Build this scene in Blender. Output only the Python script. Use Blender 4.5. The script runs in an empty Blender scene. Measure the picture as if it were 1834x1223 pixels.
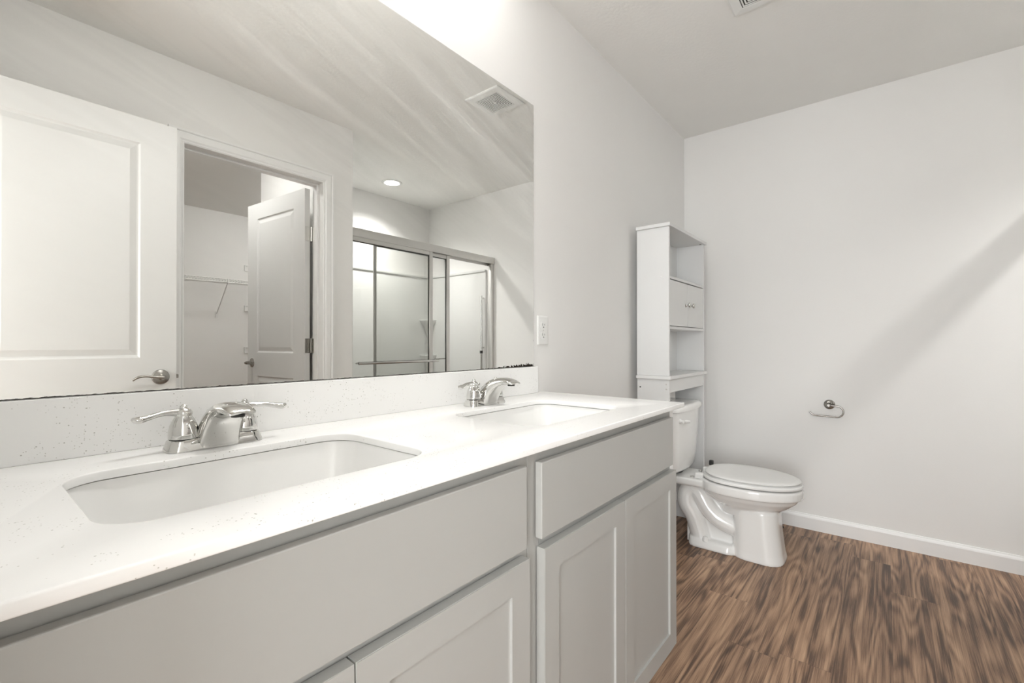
import bpy, bmesh, math, random
from mathutils import Vector, Matrix
random.seed(7)
C = bpy.context.scene.collection
PI = math.pi
# ---------------------------------------------------------------- camera
sc = bpy.context.scene
cd = bpy.data.cameras.new('camera'); cam = bpy.data.objects.new('camera', cd); C.objects.link(cam)
cd.sensor_fit = 'HORIZONTAL'; cd.sensor_width = 36.0; cd.lens = 36.0 * 823.5 / 1834.0
cd.clip_start = 0.01; cd.clip_end = 60
TH, PT = math.radians(39.074), math.radians(0.254)
F = Vector((math.cos(TH) * math.cos(PT), math.sin(TH) * math.cos(PT), math.sin(PT)))
cam.location = (0.0, -1.0477, 1.0641)
cam.rotation_euler = F.to_track_quat('-Z', 'Y').to_euler()
sc.camera = cam
# ---------------------------------------------------------------- world and exposure
world = bpy.data.worlds.new('world'); sc.world = world; world.use_nodes = True
bg = world.node_tree.nodes['Background']; bg.inputs[0].default_value = (0.96, 0.985, 1.0, 1); bg.inputs[1].default_value = 12.5
sc.view_settings.view_transform = 'Standard'; sc.view_settings.look = 'None'
sc.view_settings.gamma = 1.0; sc.view_settings.use_curve_mapping = False
sc.view_settings.exposure = 0.18
VANITY_LAMP = 12.5      # emission of each frosted shade above the mirror
CAN_LAMP = 14.0         # emission of the recessed lens over the shower
CAN_WATTS = 112.0
VANITY_WATTS = 8.5
CLOSET_LAMP = 40.0  # shared by the closet light and its added fill dome
HALL_FILL = 8.0  # emission of the added fill dome in the hall
# ---------------------------------------------------------------- materials
def mat(name, col, rough=0.5, metal=0.0, noise=0.0, nscale=8.0, bump=0.0, bscale=60.0, coat=0.0, spec=None, emit=None):
    m = bpy.data.materials.new(name); m.use_nodes = True
    nt = m.node_tree; b = nt.nodes['Principled BSDF']
    b.inputs['Base Color'].default_value = (*col, 1); b.inputs['Roughness'].default_value = rough
    b.inputs['Metallic'].default_value = metal
    if coat: b.inputs['Coat Weight'].default_value = coat; b.inputs['Coat Roughness'].default_value = 0.05
    if spec is not None: b.inputs['Specular IOR Level'].default_value = spec
    tc = nt.nodes.new('ShaderNodeTexCoord')
    if noise:
        n = nt.nodes.new('ShaderNodeTexNoise'); n.inputs['Scale'].default_value = nscale; n.inputs['Detail'].default_value = 4
        r = nt.nodes.new('ShaderNodeMapRange'); r.inputs[3].default_value = 1 - noise; r.inputs[4].default_value = 1 + noise
        mx = nt.nodes.new('ShaderNodeVectorMath'); mx.operation = 'SCALE'; mx.inputs[0].default_value = col
        nt.links.new(tc.outputs['Object'], n.inputs['Vector']); nt.links.new(n.outputs[0], r.inputs[0])
        nt.links.new(r.outputs[0], mx.inputs['Scale']); nt.links.new(mx.outputs[0], b.inputs['Base Color'])
    if bump:
        n = nt.nodes.new('ShaderNodeTexNoise'); n.inputs['Scale'].default_value = bscale; n.inputs['Detail'].default_value = 3
        bp = nt.nodes.new('ShaderNodeBump'); bp.inputs['Strength'].default_value = bump; bp.inputs['Distance'].default_value = 0.002
        nt.links.new(tc.outputs['Object'], n.inputs['Vector']); nt.links.new(n.outputs[0], bp.inputs['Height'])
        nt.links.new(bp.outputs[0], b.inputs['Normal'])
    if emit:
        b.inputs['Emission Color'].default_value = (*emit[0], 1); b.inputs['Emission Strength'].default_value = emit[1]
    return m
M = {}
M['wall'] = mat('wall_paint', (0.85, 0.84, 0.82), 0.75, noise=0.012, nscale=3, bump=0.12, bscale=180)
M['ceiling'] = mat('ceiling_paint', (0.87, 0.862, 0.835), 0.85, noise=0.02, nscale=5, bump=0.35, bscale=70)
M['trim'] = mat('white_trim_paint', (0.87, 0.867, 0.855), 0.35, noise=0.01, nscale=6)
M['doorpaint'] = mat('white_door_paint', (0.72, 0.716, 0.70), 0.4, noise=0.01, nscale=6, bump=0.05, bscale=120)
M['cabinet'] = mat('grey_cabinet_paint', (0.41, 0.408, 0.388), 0.42, noise=0.025, nscale=5)
M['cabinet_in'] = mat('cabinet_shadow_board', (0.34, 0.33, 0.30), 0.6, noise=0.02, nscale=5)
M['laminate'] = mat('white_laminate', (0.78, 0.78, 0.77), 0.38, noise=0.01, nscale=7)
M['porcelain'] = mat('white_porcelain', (0.88, 0.877, 0.86), 0.12, noise=0.008, nscale=4, coat=0.5)
M['sinkchina'] = mat('sink_china', (0.88, 0.875, 0.855), 0.22, noise=0.008, nscale=4)
M['seatplastic'] = mat('toilet_seat_plastic', (0.88, 0.877, 0.86), 0.25, noise=0.006, nscale=4)
M['chrome'] = mat('chrome', (0.66, 0.655, 0.635), 0.05, 1.0, noise=0.01, nscale=10)
M['nickel'] = mat('satin_nickel', (0.42, 0.405, 0.38), 0.24, 1.0, noise=0.03, nscale=20)
M['alum'] = mat('brushed_aluminium', (0.70, 0.69, 0.67), 0.38, 1.0, noise=0.04, nscale=12)
M['plastic'] = mat('white_plastic', (0.84, 0.84, 0.82), 0.35, noise=0.005, nscale=9)
M['fiberglass'] = mat('white_fiberglass', (0.76, 0.76, 0.74), 0.25, noise=0.01, nscale=3)
M['dark'] = mat('black_rubber', (0.02, 0.02, 0.018), 0.6, noise=0.05, nscale=30)
M['slot'] = mat('dark_opening', (0.05, 0.05, 0.045), 0.8, noise=0.05, nscale=30)
M['wirewhite'] = mat('white_coated_wire', (0.82, 0.82, 0.80), 0.4, noise=0.01, nscale=9)
M['shade'] = mat('lit_frosted_shade', (0.9, 0.9, 0.88), 0.4, noise=0.002, emit=((1.0, 0.99, 0.975), VANITY_LAMP))
M['canlens'] = mat('lit_can_lens', (0.95, 0.95, 0.94), 0.4, noise=0.002, emit=((1.0, 0.99, 0.975), CAN_LAMP))
M['closetlens'] = mat('lit_closet_dome', (0.95, 0.95, 0.94), 0.4, noise=0.002, emit=((1.0, 0.99, 0.975), CLOSET_LAMP))
M['hallfill'] = mat('hall_fill_dome', (0.95, 0.95, 0.94), 0.4, noise=0.002, emit=((1.0, 0.99, 0.975), HALL_FILL))
M['carpet'] = mat('beige_carpet', (0.40, 0.36, 0.31), 0.95, noise=0.2, nscale=90, bump=0.5, bscale=200)

def glass_mat():
    m = bpy.data.materials.new('clear_shower_glass'); m.use_nodes = True; nt = m.node_tree
    nt.nodes.clear(); o = nt.nodes.new('ShaderNodeOutputMaterial')
    t = nt.nodes.new('ShaderNodeBsdfTransparent'); t.inputs[0].default_value = (0.955, 0.958, 0.95, 1)
    g = nt.nodes.new('ShaderNodeBsdfGlossy'); g.inputs['Roughness'].default_value = 0.02
    fr = nt.nodes.new('ShaderNodeFresnel'); fr.inputs[0].default_value = 1.45
    mx = nt.nodes.new('ShaderNodeMixShader')
    nt.links.new(fr.outputs[0], mx.inputs[0]); nt.links.new(t.outputs[0], mx.inputs[1]); nt.links.new(g.outputs[0], mx.inputs[2])
    nt.links.new(mx.outputs[0], o.inputs[0]); return m
M['glass'] = glass_mat()

def quartz_mat():
    m = mat('speckled_white_quartz', (0.88, 0.875, 0.855), 0.22); nt = m.node_tree; b = nt.nodes['Principled BSDF']
    tc = nt.nodes.new('ShaderNodeTexCoord')
    def layer(scale, lo, hi, prev, col):
        v = nt.nodes.new('ShaderNodeTexVoronoi'); v.inputs['Scale'].default_value = scale
        r = nt.nodes.new('ShaderNodeMapRange'); r.inputs[1].default_value = lo; r.inputs[2].default_value = hi
        r.inputs[3].default_value = 1; r.inputs[4].default_value = 0
        # only some cells carry a chip of darker stone, gathered in loose patches
        n = nt.nodes.new('ShaderNodeTexNoise'); n.inputs['Scale'].default_value = 22; n.inputs['Detail'].default_value = 3
        sx = nt.nodes.new('ShaderNodeSeparateColor')
        a = nt.nodes.new('ShaderNodeMath'); a.operation = 'MULTIPLY'
        g = nt.nodes.new('ShaderNodeMath'); g.operation = 'GREATER_THAN'; g.inputs[1].default_value = 0.485
        mu = nt.nodes.new('ShaderNodeMath'); mu.operation = 'MULTIPLY'
        mx = nt.nodes.new('ShaderNodeMix'); mx.data_type = 'RGBA'
        nt.links.new(tc.outputs['Object'], v.inputs['Vector']); nt.links.new(tc.outputs['Object'], n.inputs['Vector'])
        nt.links.new(v.outputs['Distance'], r.inputs[0]); nt.links.new(v.outputs['Color'], sx.inputs[0])
        nt.links.new(sx.outputs[0], a.inputs[0]); nt.links.new(n.outputs[0], a.inputs[1]); nt.links.new(a.outputs[0], g.inputs[0])
        nt.links.new(r.outputs[0], mu.inputs[0]); nt.links.new(g.outputs[0], mu.inputs[1])
        nt.links.new(mu.outputs[0], mx.inputs[0])
        if prev is None: mx.inputs[6].default_value = (0.92, 0.917, 0.90, 1)
        else: nt.links.new(prev, mx.inputs[6])
        mx.inputs[7].default_value = (*col, 1); return mx.outputs[2]
    o = layer(190, 0.14, 0.24, None, (0.50, 0.49, 0.45))
    o = layer(330, 0.18, 0.30, o, (0.62, 0.61, 0.57))
    nt.links.new(o, b.inputs['Base Color']); return m
M['quartz'] = quartz_mat()

def mirror_mat():
    m = bpy.data.materials.new('silvered_mirror_with_wipe_marks'); m.use_nodes = True; nt = m.node_tree
    b = nt.nodes['Principled BSDF']; b.inputs['Base Color'].default_value = (0.90, 0.905, 0.885, 1)
    b.inputs['Metallic'].default_value = 1; b.inputs['Roughness'].default_value = 0.0
    out = nt.nodes['Material Output']
    tc = nt.nodes.new('ShaderNodeTexCoord')
    L = nt.links.new
    # cleaning smears: a dusty film in long soft diagonal streaks
    mp = nt.nodes.new('ShaderNodeMapping'); mp.vector_type = 'TEXTURE'
    mp.inputs['Location'].default_value = (0.0, 0.0, 0.21); mp.inputs['Rotation'].default_value = (0, math.radians(20), 0); mp.inputs['Scale'].default_value = (1.0, 1.0, 0.10)
    n = nt.nodes.new('ShaderNodeTexNoise'); n.inputs['Scale'].default_value = 1.35; n.inputs['Detail'].default_value = 3.6
    n.inputs['Roughness'].default_value = 0.62; n.inputs['Distortion'].default_value = 0.35
    L(tc.outputs['Object'], mp.inputs[0]); L(mp.outputs[0], n.inputs['Vector'])
    r = nt.nodes.new('ShaderNodeMapRange'); r.inputs[1].default_value = 0.44; r.inputs[2].default_value = 0.76
    r.inputs[3].default_value = 0.0; r.inputs[4].default_value = 0.29; L(n.outputs[0], r.inputs[0])
    sep = nt.nodes.new('ShaderNodeSeparateXYZ'); L(tc.outputs['Object'], sep.inputs[0])
    hz = nt.nodes.new('ShaderNodeMapRange'); hz.inputs[1].default_value = 0.30; hz.inputs[2].default_value = 0.75
    hz.inputs[3].default_value = 0.10; hz.inputs[4].default_value = 1.0; L(sep.outputs['Z'], hz.inputs[0])
    mu = nt.nodes.new('ShaderNodeMath'); mu.operation = 'MULTIPLY'; L(r.outputs[0], mu.inputs[0]); L(hz.outputs[0], mu.inputs[1])
    film = nt.nodes.new('ShaderNodeBsdfDiffuse'); film.inputs[0].default_value = (0.80, 0.80, 0.77, 1)
    mx = nt.nodes.new('ShaderNodeMixShader'); L(mu.outputs[0], mx.inputs[0]); L(b.outputs[0], mx.inputs[1]); L(film.outputs[0], mx.inputs[2])
    # desilvered black edge along the bottom right corner and right side (object x 0..W, z 0..H)
    n2 = nt.nodes.new('ShaderNodeTexNoise'); n2.inputs['Scale'].default_value = 130; n2.inputs['Detail'].default_value = 4
    L(tc.outputs['Object'], n2.inputs['Vector'])
    def math2(op, a, c):
        q = nt.nodes.new('ShaderNodeMath'); q.operation = op
        for i, v in enumerate((a, c)):
            if isinstance(v, (int, float)): q.inputs[i].default_value = v
            else: L(v, q.inputs[i])
        return q.outputs[0]
    W = 1.475
    fromright = math2('SUBTRACT', W, sep.outputs['X'])
    th = nt.nodes.new('ShaderNodeMapRange'); th.inputs[1].default_value = 0.0; th.inputs[2].default_value = 0.32
    th.inputs[3].default_value = 0.0185; th.inputs[4].default_value = 0.0016; L(fromright, th.inputs[0])
    edge = math2('MULTIPLY', th.outputs[0], math2('MULTIPLY', math2('SUBTRACT', n2.outputs[0], 0.30), 2.3))
    low = math2('LESS_THAN', sep.outputs['Z'], edge)
    edge2 = math2('MULTIPLY', 0.016, math2('SUBTRACT', n2.outputs[0], 0.44))
    rgt = math2('LESS_THAN', fromright, edge2)
    blk = math2('MAXIMUM', low, rgt)
    bd = nt.nodes.new('ShaderNodeBsdfDiffuse'); bd.inputs[0].default_value = (0.03, 0.025, 0.02, 1)
    mx2 = nt.nodes.new('ShaderNodeMixShader'); L(blk, mx2.inputs[0]); L(mx.outputs[0], mx2.inputs[1]); L(bd.outputs[0], mx2.inputs[2])
    L(mx2.outputs[0], out.inputs[0]); return m
M['mirror'] = mirror_mat()

def floor_mat():
    m = bpy.data.materials.new('brown_wood_look_plank'); m.use_nodes = True; nt = m.node_tree; L = nt.links.new
    b = nt.nodes['Principled BSDF']; b.inputs['Roughness'].default_value = 0.42
    tc = nt.nodes.new('ShaderNodeTexCoord'); s = nt.nodes.new('ShaderNodeSeparateXYZ'); L(tc.outputs['Object'], s.inputs[0])
    def mt(op, a, c=0.0):
        q = nt.nodes.new('ShaderNodeMath'); q.operation = op
        for i, v in enumerate((a, c)):
            if isinstance(v, (int, float)): q.inputs[i].default_value = v
            else: L(v, q.inputs[i])
        return q.outputs[0]
    PW, PL = 0.152, 1.22
    yr = mt('DIVIDE', s.outputs['Y'], PW); row = mt('FLOOR', yr); fy = mt('SUBTRACT', yr, row)
    wn = nt.nodes.new('ShaderNodeTexWhiteNoise'); wn.noise_dimensions = '1D'; L(row, wn.inputs['W'])
    xr = mt('ADD', mt('DIVIDE', s.outputs['X'], PL), wn.outputs['Value']); col = mt('FLOOR', xr); fx = mt('SUBTRACT', xr, col)
    cid = nt.nodes.new('ShaderNodeCombineXYZ'); L(row, cid.inputs[0]); L(col, cid.inputs[1])
    wn2 = nt.nodes.new('ShaderNodeTexWhiteNoise'); wn2.noise_dimensions = '2D'; L(cid.outputs[0], wn2.inputs['Vector'])
    # grain coordinates shifted per plank
    sh = nt.nodes.new('ShaderNodeVectorMath'); sh.operation = 'SCALE'; sh.inputs['Scale'].default_value = 9.0; L(wn2.outputs['Color'], sh.inputs[0])
    ad = nt.nodes.new('ShaderNodeVectorMath'); ad.operation = 'ADD'; L(tc.outputs['Object'], ad.inputs[0]); L(sh.outputs[0], ad.inputs[1])
    def noise(scale, detail, mapscale, dist=0.0, rough=0.55):
        mp = nt.nodes.new('ShaderNodeMapping'); mp.inputs['Scale'].default_value = mapscale; L(ad.outputs[0], mp.inputs[0])
        n = nt.nodes.new('ShaderNodeTexNoise'); n.inputs['Scale'].default_value = scale; n.inputs['Detail'].default_value = detail
        n.inputs['Distortion'].default_value = dist; n.inputs['Roughness'].default_value = rough
        L(mp.outputs[0], n.inputs['Vector']); return n.outputs[0]
    big = noise(3.5, 3, (0.45, 4.2, 1), 0.5)
    mid = noise(11.0, 6, (0.13, 5.5, 1), 0.7, 0.68)
    fine = noise(42.0, 6, (0.10, 9.0, 1), 0.3, 0.78)
    # cathedral rings
    wmp = nt.nodes.new('ShaderNodeMapping'); wmp.inputs['Scale'].default_value = (0.42, 4.0, 1); L(ad.outputs[0], wmp.inputs[0])
    wn3 = nt.nodes.new('ShaderNodeTexNoise'); wn3.inputs['Scale'].default_value = 2.1; wn3.inputs['Detail'].default_value = 2; L(wmp.outputs[0], wn3.inputs['Vector'])
    rings = mt('SINE', mt('MULTIPLY', wn3.outputs[0], 75.0))
    rings = mt('MULTIPLY', mt('ADD', rings, 1.0), 0.5)
    v = mt('ADD', mt('ADD', mt('MULTIPLY', big, 0.28), mt('MULTIPLY', mid, 0.38)), mt('MULTIPLY', fine, 0.34))
    v = mt('ADD', v, mt('MULTIPLY', mt('SUBTRACT', rings, 0.5), 0.075))
    v = mt('ADD', v, mt('MULTIPLY', mt('SUBTRACT', wn2.outputs['Value'], 0.5), 0.05))
    cr = nt.nodes.new('ShaderNodeValToRGB'); e = cr.color_ramp.elements
    e[0].position = 0.32; e[0].color = (0.050, 0.030, 0.022, 1)
    e[1].position = 0.66; e[1].color = (0.62, 0.405, 0.255, 1)
    for p, c in ((0.43, (0.110, 0.060, 0.036, 1)), (0.49, (0.265, 0.155, 0.094, 1)), (0.56, (0.43, 0.268, 0.167, 1))):
        q = e.new(p); q.color = c
    L(v, cr.inputs[0])
    # seams
    sy = mt('LESS_THAN', mt('MINIMUM', fy, mt('SUBTRACT', 1.0, fy)), 0.006)
    sx = mt('LESS_THAN', mt('MINIMUM', fx, mt('SUBTRACT', 1.0, fx)), 0.0009)
    seam = mt('MULTIPLY', mt('MAXIMUM', sy, sx), 0.38)
    mx = nt.nodes.new('ShaderNodeMix'); mx.data_type = 'RGBA'; L(seam, mx.inputs[0]); L(cr.outputs[0], mx.inputs[6]); mx.inputs[7].default_value = (0.05, 0.032, 0.025, 1)
    L(mx.outputs[2], b.inputs['Base Color'])
    bp = nt.nodes.new('ShaderNodeBump'); bp.inputs['Strength'].default_value = 0.15; bp.inputs['Distance'].default_value = 0.001
    L(fine, bp.inputs['Height']); L(bp.outputs[0], b.inputs['Normal'])
    return m
M['floor'] = floor_mat()
# ---------------------------------------------------------------- mesh helpers
def link(name, me, m, parent=None, smooth=None):
    o = bpy.data.objects.new(name, me); C.objects.link(o)
    if m is not None: me.materials.append(M[m] if isinstance(m, str) else m)
    if smooth is not None:
        for p in me.polygons: p.use_smooth = True
        me.set_sharp_from_angle(angle=math.radians(smooth))
    if parent is not None:
        o.parent = parent; o.matrix_parent_inverse = Matrix.Identity(4)
        o.location = (0, 0, 0)
    return o
def obj(name, bm, m, parent=None, smooth=None):
    """links a bmesh built in world coordinates; shifts it into the parent's space"""
    if parent is not None:
        mw = world_mat(parent).inverted(); bmesh.ops.transform(bm, matrix=mw, verts=bm.verts)
    bmesh.ops.recalc_face_normals(bm, faces=bm.faces)
    me = bpy.data.meshes.new(name); bm.to_mesh(me); bm.free()
    return link(name, me, m, parent, smooth)
def world_mat(o):
    m = o.matrix_basis.copy()
    while o.parent is not None: o = o.parent; m = o.matrix_basis @ m
    return m
def empty(name, loc, label, cat, group=None):
    o = bpy.data.objects.new(name, None); C.objects.link(o); o.location = loc; o.empty_display_size = 0.05
    o['label'] = label; o['category'] = cat
    if group: o['group'] = group
    return o
def tag(o, label, cat, group=None):
    o['label'] = label; o['category'] = cat
    if group: o['group'] = group
    return o
def struct(o): o['kind'] = 'structure'; return o
def box(bm, x0, x1, y0, y1, z0, z1, bev=0.0, seg=1, mtx=None):
    vs = bmesh.ops.create_cube(bm, size=1.0)['verts']
    for v in vs:
        v.co = Vector((x0 + (v.co.x + .5) * (x1 - x0), y0 + (v.co.y + .5) * (y1 - y0), z0 + (v.co.z + .5) * (z1 - z0)))
    if bev:
        es = list({e for v in vs for e in v.link_edges})
        r = bmesh.ops.bevel(bm, geom=es, offset=bev, segments=seg, affect='EDGES', profile=0.5)
        vs = list({v for f in r['faces'] for v in f.verts} | {v for v in vs if v.is_valid})
    if mtx is not None: bmesh.ops.transform(bm, matrix=mtx, verts=vs)
    return vs
def B(*a, **k):
    bm = bmesh.new(); box(bm, *a, **k); return bm
def loft(bm, rings, cap0=True, cap1=True, closed=True):
    R = [[bm.verts.new(p) for p in r] for r in rings]
    n = len(R[0])
    for a, b in zip(R, R[1:]):
        for i in range(n if closed else n - 1):
            j = (i + 1) % n
            bm.faces.new((a[i], a[j], b[j], b[i]))
    if cap0: bm.faces.new(R[0])
    if cap1: bm.faces.new(list(reversed(R[-1])))
    return R
def frame_at(d):
    d = d.normalized(); up = Vector((0, 0, 1)) if abs(d.z) < 0.95 else Vector((0, 1, 0))
    a = d.cross(up).normalized(); return a, a.cross(d).normalized()
def tube(bm, pts, rad, n=12, flat=None):
    """swept tube; rad number or list; flat = vertical squash list"""
    P = [Vector(p) for p in pts]; k = len(P); rings = []
    rr = rad if isinstance(rad, (list, tuple)) else [rad] * k
    a = None
    for i in range(k):
        d = (P[min(i + 1, k - 1)] - P[max(i - 1, 0)]).normalized()
        if a is None: a, b = frame_at(d)
        else:
            a = (a - d * a.dot(d)).normalized(); b = a.cross(d).normalized()
        fl = flat[i] if flat else (1, 1)
        rings.append([P[i] + a * (math.cos(2 * PI * j / n) * rr[i] * fl[0]) + b * (math.sin(2 * PI * j / n) * rr[i] * fl[1]) for j in range(n)])
    loft(bm, rings)
def smooth_path(pts, n=6):
    P = [Vector(p) for p in pts]; out = []
    for i in range(len(P) - 1):
        p0 = P[max(i - 1, 0)]; p1 = P[i]; p2 = P[i + 1]; p3 = P[min(i + 2, len(P) - 1)]
        for k in range(n):
            t = k / n
            out.append(0.5 * ((2 * p1) + (-p0 + p2) * t + (2 * p0 - 5 * p1 + 4 * p2 - p3) * t * t + (-p0 + 3 * p1 - 3 * p2 + p3) * t ** 3))
    out.append(P[-1]); return out
def interp(vals, n=6):
    v = smooth_path([(a, 0, 0) for a in vals], n); return [q.x for q in v]
def lathe(bm, prof, center, axis='Z', n=32):
    """prof = [(r, h)] along axis from center"""
    c = Vector(center); rings = []
    for r, h in prof:
        ring = []
        for j in range(n):
            a = 2 * PI * j / n; u, w = math.cos(a) * r, math.sin(a) * r
            if axis == 'Z': ring.append(c + Vector((u, w, h)))
            elif axis == 'Y': ring.append(c + Vector((u, h, w)))
            else: ring.append(c + Vector((h, u, w)))
        rings.append(ring)
    loft(bm, rings)
def rrect(cx, cy, hx, hy, r, n=8):
    pts = []
    for qx, qy, a0 in ((1, 1, 0), (-1, 1, 90), (-1, -1, 180), (1, -1, 270)):
        for k in range(n + 1):
            a = math.radians(a0 + 90 * k / n)
            pts.append((cx + qx * (hx - r) + math.cos(a) * r, cy + qy * (hy - r) + math.sin(a) * r))
    return pts
def ear(bm, pts3):
    return [bm.verts.new(p) for p in pts3]
def slab_with_holes(name, outline, holes, z0, z1, bev, m, parent=None):
    cu = bpy.data.curves.new(name, 'CURVE'); cu.dimensions = '2D'; cu.fill_mode = 'BOTH'
    for lp in [outline] + holes:
        s = cu.splines.new('POLY'); s.points.add(len(lp) - 1); s.use_cyclic_u = True
        for i, p in enumerate(lp): s.points[i].co = (p[0], p[1], 0, 1)
    cu.extrude = (z1 - z0) / 2 - bev; cu.bevel_depth = bev; cu.bevel_resolution = 2; cu.offset = -bev
    t = bpy.data.objects.new('tmp', cu); C.objects.link(t)
    dg = bpy.context.evaluated_depsgraph_get(); me = bpy.data.meshes.new_from_object(t.evaluated_get(dg))
    bpy.data.objects.remove(t); bpy.data.curves.remove(cu)
    bm = bmesh.new(); bm.from_mesh(me); bpy.data.meshes.remove(me)
    bmesh.ops.translate(bm, verts=bm.verts, vec=(0, 0, (z0 + z1) / 2))
    bmesh.ops.remove_doubles(bm, verts=bm.verts, dist=1e-6)
    return obj(name, bm, m, parent, smooth=35)
def panel_bm(w, h, t, panels, prof, both=True):
    """door slab x 0..w, front y 0, back y t, z 0..h with sunk or raised panels"""
    bm = bmesh.new()
    xs = sorted({0, w} | {p[0] for p in panels} | {p[1] for p in panels}); zs = sorted({0, h} | {p[2] for p in panels} | {p[3] for p in panels})
    def inpanel(x, z): return any(p[0] < x < p[1] and p[2] < z < p[3] for p in panels)
    def q(a, b, c, d): bm.faces.new([bm.verts.new(v) for v in (a, b, c, d)])
    for side in (0, 1):
        y = 0 if side == 0 else t; sg = 1 if side == 0 else -1
        for i in range(len(xs) - 1):
            for j in range(len(zs) - 1):
                if (side == 0 or both) and inpanel((xs[i] + xs[i + 1]) / 2, (zs[j] + zs[j + 1]) / 2): continue
                q((xs[i], y, zs[j]), (xs[i + 1], y, zs[j]), (xs[i + 1], y, zs[j + 1]), (xs[i], y, zs[j + 1]))
        if side == 1 and not both: continue
        for (a, b, c, d) in panels:
            loops = [[(a + s, y + sg * dd, c + s), (b - s, y + sg * dd, c + s), (b - s, y + sg * dd, d - s), (a + s, y + sg * dd, d - s)] for s, dd in prof]
            for l0, l1 in zip(loops, loops[1:]):
                for k in range(4): q(l0[k], l0[(k + 1) % 4], l1[(k + 1) % 4], l1[k])
            q(*loops[-1])
    for i in range(len(xs) - 1):
        q((xs[i], 0, 0), (xs[i + 1], 0, 0), (xs[i + 1], t, 0), (xs[i], t, 0)); q((xs[i], 0, h), (xs[i + 1], 0, h), (xs[i + 1], t, h), (xs[i], t, h))
    for j in range(len(zs) - 1):
        q((0, 0, zs[j]), (0, 0, zs[j + 1]), (0, t, zs[j + 1]), (0, t, zs[j])); q((w, 0, zs[j]), (w, 0, zs[j + 1]), (w, t, zs[j + 1]), (w, t, zs[j]))
    bmesh.ops.remove_doubles(bm, verts=bm.verts, dist=1e-5)
    return bm
def move(bm, M4): bmesh.ops.transform(bm, matrix=M4, verts=bm.verts); return bm

H = 2.44; XL, XR = -0.06, 3.13; YO = -1.633; YOB = -1.75; YS = -2.604
# ================================================================= the room
bm = bmesh.new()
box(bm, -1.9, XR + 0.12, -4.47, 0.12, -0.12, 0.0)
struct(obj('floor', bm, 'floor'))
bm = bmesh.new(); box(bm, -1.9, XR + 0.12, -4.47, 0.12, H, H + 0.1)
struct(obj('ceiling', bm, 'ceiling'))
struct(obj('wall_back', B(XL - 0.12, XR + 0.12, 0.0, 0.12, 0, H), 'wall'))
struct(obj('wall_right', B(XR, XR + 0.12, YS - 0.12, 0.0, 0, H), 'wall'))
bm = bmesh.new()
box(bm, XL - 0.12, XL, -0.70, 0.0, 0, H); box(bm, XL - 0.12, XL, -1.46, -0.70, 2.05, H); box(bm, XL - 0.12, XL, YO, -1.46, 0, H)
struct(obj('wall_left', bm, 'wall'))
bm = bmesh.new()
box(bm, XL - 0.12, 0.718, YOB, YO, 0, H); box(bm, 0.718, 1.464, YOB, YO, 2.061, H); box(bm, 1.464, 1.655, YOB, YO, 0, H)
struct(obj('wall_front', bm, 'wall'))
struct(obj('wall_shower_left', B(1.54, 1.655, YS - 0.12, YOB, 0, H), 'wall'))
struct(obj('wall_shower_back', B(1.655, XR, YS - 0.12, YS, 0, H), 'wall'))
struct(obj('wall_closet_back', B(-0.18, XR + 0.12, -4.47, -4.35, 0, H), 'wall'))
struct(obj('wall_closet_left', B(XL - 0.12, XL, -4.35, YOB, 0, H), 'wall'))
struct(obj('wall_closet_right', B(XR, XR + 0.12, -4.35, YS - 0.12, 0, H), 'wall'))
# hallway stub beyond the entry door
struct(obj('wall_hall_back', B(-1.9, XL - 0.12, 0.0, 0.12, 0, H), 'wall'))
bm = bmesh.new(); WY0, WY1, WZ0, WZ1 = -2.45, -0.65, 0.30, 2.15  # opening added in the unseen hall wall to brighten the room
box(bm, -2.02, -1.9, -2.6, WY0, 0, H); box(bm, -2.02, -1.9, WY1, 0.12, 0, H); box(bm, -2.02, -1.9, WY0, WY1, 0, WZ0); box(bm, -2.02, -1.9, WY0, WY1, WZ1, H)
struct(obj('wall_hall_left', bm, 'wall'))
bm = bmesh.new(); yc = (WY0 + WY1) / 2; zc_ = (WZ0 + WZ1) / 2
for a, b, c, d in ((WY0, WY0 + .05, WZ0, WZ1), (WY1 - .05, WY1, WZ0, WZ1), (WY0 + .05, WY1 - .05, WZ0, WZ0 + .05), (WY0 + .05, WY1 - .05, WZ1 - .05, WZ1), (WY0 + .05, WY1 - .05, zc_ - .02, zc_ + .02)): box(bm, -1.98, -1.93, a, b, c, d, .003)
struct(obj('fill_window_1', bm, 'trim'))
pl = bpy.data.lights.new('fill_window_portal', 'AREA'); pl.shape = 'RECTANGLE'; pl.size = WY1 - WY0; pl.size_y = WZ1 - WZ0; pl.cycles.is_portal = True
po = bpy.data.objects.new('fill_window_portal', pl); C.objects.link(po); po.location = (-2.03, yc, zc_); po.rotation_euler = (PI / 2, 0, -PI / 2)

struct(obj('wall_hall_front', B(-2.02, XL - 0.12, -2.72, -2.6, 0, H), 'wall'))
# baseboards
def baseboard(name, p0, p1, nrm, h=0.085, t=0.013):
    p0 = Vector(p0); p1 = Vector(p1); n = Vector(nrm)
    prof = [(0, 0), (t, 0), (t, h * .78), (t * .8, h * .86), (t * .45, h * .93), (t * .35, h), (0, h)]
    bm = bmesh.new()
    loft(bm, [[Vector((p.x, p.y, 0)) + n * a + Vector((0, 0, b)) for a, b in prof] for p in (p0, p1)])
    return struct(obj(name, bm, 'trim'))
baseboard('baseboard_right', (XR, YO - .05, 0), (XR, 0, 0), (-1, 0, 0))
baseboard('baseboard_back', (1.46, 0, 0), (XR - .013, 0, 0), (0, -1, 0))
baseboard('baseboard_front', (1.534, YO, 0), (1.655, YO, 0), (0, 1, 0))
baseboard('baseboard_front', (XL, YO, 0), (0.648, YO, 0), (0, 1, 0))
baseboard('baseboard_closet', (-.06, -4.35, 0), (XR, -4.35, 0), (0, 1, 0))
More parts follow.
